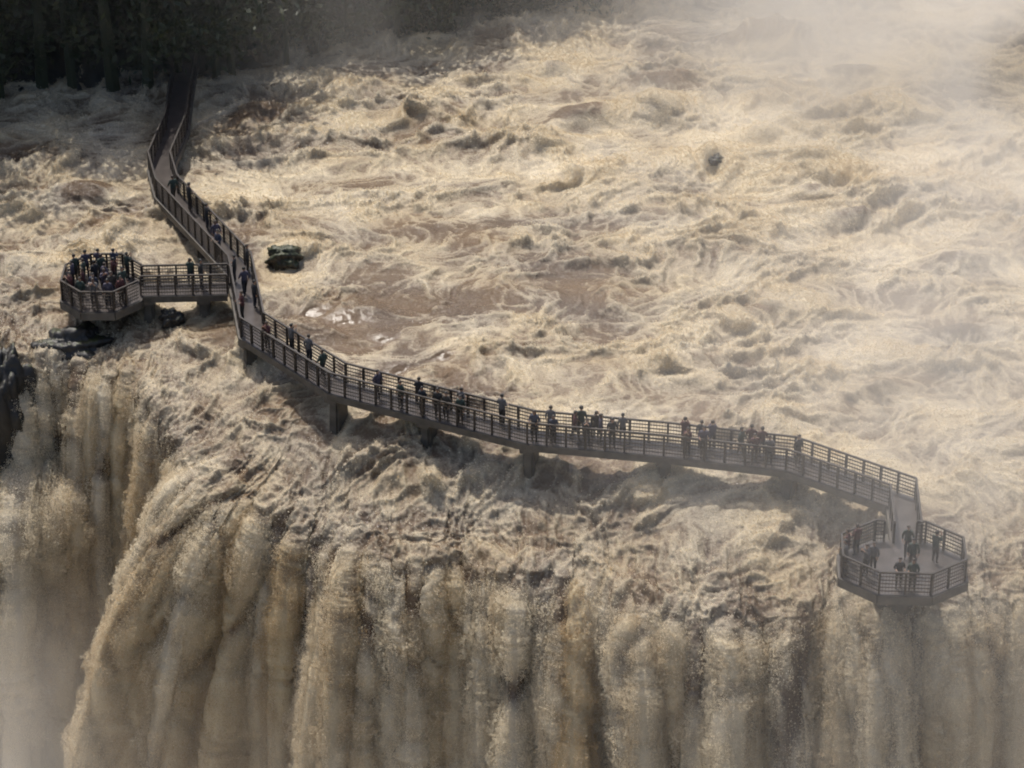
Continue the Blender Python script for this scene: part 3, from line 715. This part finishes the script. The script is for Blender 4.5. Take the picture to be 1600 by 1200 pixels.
def cloud(name, pos, rad, tint, label, cat):
    me = bpy.data.meshes.new(name); me.vertices.add(len(pos)); me.vertices.foreach_set('co', pos.reshape(-1).astype(np.float32))
    at = me.attributes.new('size', 'FLOAT', 'POINT'); at.data.foreach_set('value', rad.astype(np.float32))
    at = me.attributes.new('silt', 'FLOAT', 'POINT'); at.data.foreach_set('value', tint.astype(np.float32))
    me.update(); me.materials.append(M_SPRAY)
    o = obj(name, me)
    ng = bpy.data.node_groups.new(name, 'GeometryNodeTree')
    ng.interface.new_socket('Geometry', in_out='INPUT', socket_type='NodeSocketGeometry'); ng.interface.new_socket('Geometry', in_out='OUTPUT', socket_type='NodeSocketGeometry')
    gi, go = ng.nodes.new('NodeGroupInput'), ng.nodes.new('NodeGroupOutput')
    mp = ng.nodes.new('GeometryNodeMeshToPoints'); na = ng.nodes.new('GeometryNodeInputNamedAttribute'); na.data_type = 'FLOAT'; na.inputs['Name'].default_value = 'size'
    sm = ng.nodes.new('GeometryNodeSetMaterial'); sm.inputs['Material'].default_value = M_SPRAY
    ng.links.new(gi.outputs[0], mp.inputs['Mesh']); ng.links.new(na.outputs['Attribute'], mp.inputs['Radius'])
    ng.links.new(mp.outputs[0], sm.inputs['Geometry']); ng.links.new(sm.outputs[0], go.inputs[0])
    md = o.modifiers.new('points', 'NODES'); md.node_group = ng
    return tag(o, label, cat, kind='stuff')
N2 = normals(P[..., 0], P[..., 1], P[..., 2]) * sgn
gp = gap * fall * (1 - .5 * dp)
DU = np.gradient(P, axis=1); DV = np.gradient(P, axis=0)
def scatter(mask, n, thick, rmin, rmax, seed, along=0.0, chain=1):
    """droplets filling a layer of the given thickness over the water"""
    r = np.random.default_rng(seed)
    p = mask.reshape(-1).astype(np.float64); c = np.cumsum(p); c /= c[-1]
    ns = n // chain
    k = np.searchsorted(c, r.random(ns))
    base = P.reshape(-1, 3)[k]; nn = N2.reshape(-1, 3)[k]
    du, dv = DU.reshape(-1, 3)[k], DV.reshape(-1, 3)[k]
    th = thick.reshape(-1)[k]
    pos = base + nn * (th * r.random(ns) ** .8 + r.exponential(.02, ns))[:, None] + du * r.uniform(-.6, .6, (ns, 1)) + dv * r.uniform(-.6, .6, (ns, 1)) + r.normal(0, .02, (ns, 3))
    rad = r.uniform(rmin, rmax, ns) * r.choice([.7, 1, 1.5], ns, p=[.4, .45, .15])
    tint = np.clip(silt.reshape(-1)[k] * .75 + r.normal(0, .2, ns) + .35 * gp.reshape(-1)[k], 0, 1)
    if chain == 1: return pos, rad, tint
    # a droplet string drawn out along the fall, thinning to its tail
    fl = dv / (np.linalg.norm(dv, axis=1)[:, None] + 1e-6)
    ln = along * r.gamma(2.0, .5, ns) * (.4 + np.sqrt(np.clip(DROP.reshape(-1)[k], 0, 12)) * .45)
    j = np.arange(chain) / (chain - 1) - .5
    ps = pos[:, None, :] + fl[:, None, :] * (ln[:, None] * j)[..., None] + r.normal(0, .006, (ns, chain, 3))
    rs = rad[:, None] * (1 - .55 * np.abs(j * 2))[None]
    return ps.reshape(-1, 3), rs.reshape(-1), np.repeat(tint, chain)
area = np.linalg.norm(np.cross(DV, DU), axis=-1)
vis = (P[..., 2] > -18) & (np.abs(P[..., 0]) < 34)
p1 = billow(sv / .8 + 2, st / 1.0, 101); p2 = billow(sv / .33, st / .42, 102); p3 = billow(sv / .15, st / .2, 103); fil = ridge(sv / .16, TF / 1.7, 104) ** 3; fil2 = ridge(sv / .45, TF / 4.0, 105) ** 3
puff = np.clip(.55 * p1 + .3 * p2 + .15 * p3, 0, 1)
layer = .06 + (1.0 * puff ** 1.6 * (.3 + .7 * dp) + .18 * fil + .14 * fil2) * np.clip(FO + .1, 0, 1) + REC * sstep(5, 7, DROP) * .9 * puff
dens = (.22 + fil * .8 + fil2 * .8 + 1.3 * puff ** 1.6) * np.clip(FO + .12, 0, 1) ** 1.3
pf, rf, cf = scatter(area * vis * fall * dens, 1900000, layer, .008, .022, 1)
ps, rs, cs_ = scatter(area * vis * fall * (.25 + fil * 1.2 + fil2 * .9 + .3 * puff) * np.clip(FO + .15, 0, 1), 1600000, layer * .8 + .06, .010, .020, 4, .20, 4)
pf = np.vstack([pf, ps]); rf = np.concatenate([rf, rs]); cf = np.concatenate([cf, cs_])
pr_, rr_, cr_ = scatter(area * vis * (1 - fall) * (A < 62) * (np.clip(FO - .25, 0, 1) ** 2 * (.25 + np.clip(H, 0, 1)) + .02 * wflow), 400000, np.full_like(A, .04) + .10 * np.clip(m1 - .4, 0, 1), .010, .024, 2)
cloud('spray', np.vstack([pf, pr_]), np.concatenate([rf, rr_]), np.concatenate([cf, cr_]), 'tan foam droplets thrown up over the rapids and falls', 'spray')

# ---- MIST --------------------------------------------------------
def mist():
    m = bpy.data.materials.new('spray_mist'); m.use_nodes = True
    t = m.node_tree; N, L = t.nodes, t.links
    N.remove(N['Principled BSDF'])
    pv = N.new('ShaderNodeVolumePrincipled'); pv.inputs['Color'].default_value = (.96, .93, .88, 1); pv.inputs['Anisotropy'].default_value = .2
    tc = N.new('ShaderNodeTexCoord'); sx = N.new('ShaderNodeSeparateXYZ'); L.new(tc.outputs['Object'], sx.inputs[0])
    ns = N.new('ShaderNodeTexNoise'); ns.inputs['Scale'].default_value = .085; ns.inputs['Detail'].default_value = 3; ns.inputs['Distortion'].default_value = .5
    L.new(tc.outputs['Object'], ns.inputs['Vector'])
    def mr(src, a, b, c=0., d=1.):
        n = N.new('ShaderNodeMapRange'); n.interpolation_type = 'SMOOTHSTEP'
        n.inputs[1].default_value = a; n.inputs[2].default_value = b; n.inputs[3].default_value = c; n.inputs[4].default_value = d
        L.new(src, n.inputs[0]); return n.outputs[0]
    def op(k, a, b):
        n = N.new('ShaderNodeMath'); n.operation = k
        for i, v in enumerate((a, b)):
            if isinstance(v, (int, float)): n.inputs[i].default_value = v
            else: L.new(v, n.inputs[i])
        return n.outputs[0]
    x, y, z = sx.outputs[0], sx.outputs[1], sx.outputs[2]
    nz = mr(ns.outputs['Fac'], .38, .62)
    # bank of spray drifting up from the gorge on the right, thicker upstream
    far = op('MULTIPLY', mr(x, -4., 32.), mr(y, 14., 56.))
    near = op('MULTIPLY', mr(x, -4., 30.), mr(y, -28., -8., .4, 1.))
    body = op('ADD', op('MULTIPLY', far, .10), op('MULTIPLY', near, .027))
    body = op('MULTIPLY', body, op('ADD', op('MULTIPLY', nz, 1.5), .2))
    # thin veil over the far left bank
    veil = op('MULTIPLY', op('MULTIPLY', mr(y, 25., 38.), op('ADD', op('MULTIPLY', nz, .9), .25)), .02)
    # spray in the gorge below the brink
    low = op('MULTIPLY', mr(z, -4., -16.), .010)
    lowl = op('MULTIPLY', op('MULTIPLY', mr(z, -7., -14.), mr(x, -16., -25.)), .03)
    tot = op('ADD', op('ADD', body, veil), op('ADD', low, op('MULTIPLY', lowl, op('ADD', nz, .3))))
    top = mr(z, 15., 3.)
    tot = op('MULTIPLY', tot, top)
    tot = op('MULTIPLY', tot, mr(y, -36., -26.))
    L.new(tot, pv.inputs['Density'])
    L.new(pv.outputs[0], N['Material Output'].inputs['Volume'])
    bm = bmesh.new(); bmesh.ops.create_cube(bm, size=1)
    lo, hi = np.array((-62., -37., -22.)), np.array((62., 74., 15.5))
    for v in bm.verts: v.co = tuple(lo + (np.array(v.co) + .5) * (hi - lo))
    o = obj('mist', mesh_from_bm('mist', bm), m)
    return tag(o, 'pale sunlit spray mist drifting over the right side of the falls', 'mist', kind='stuff')
mist()
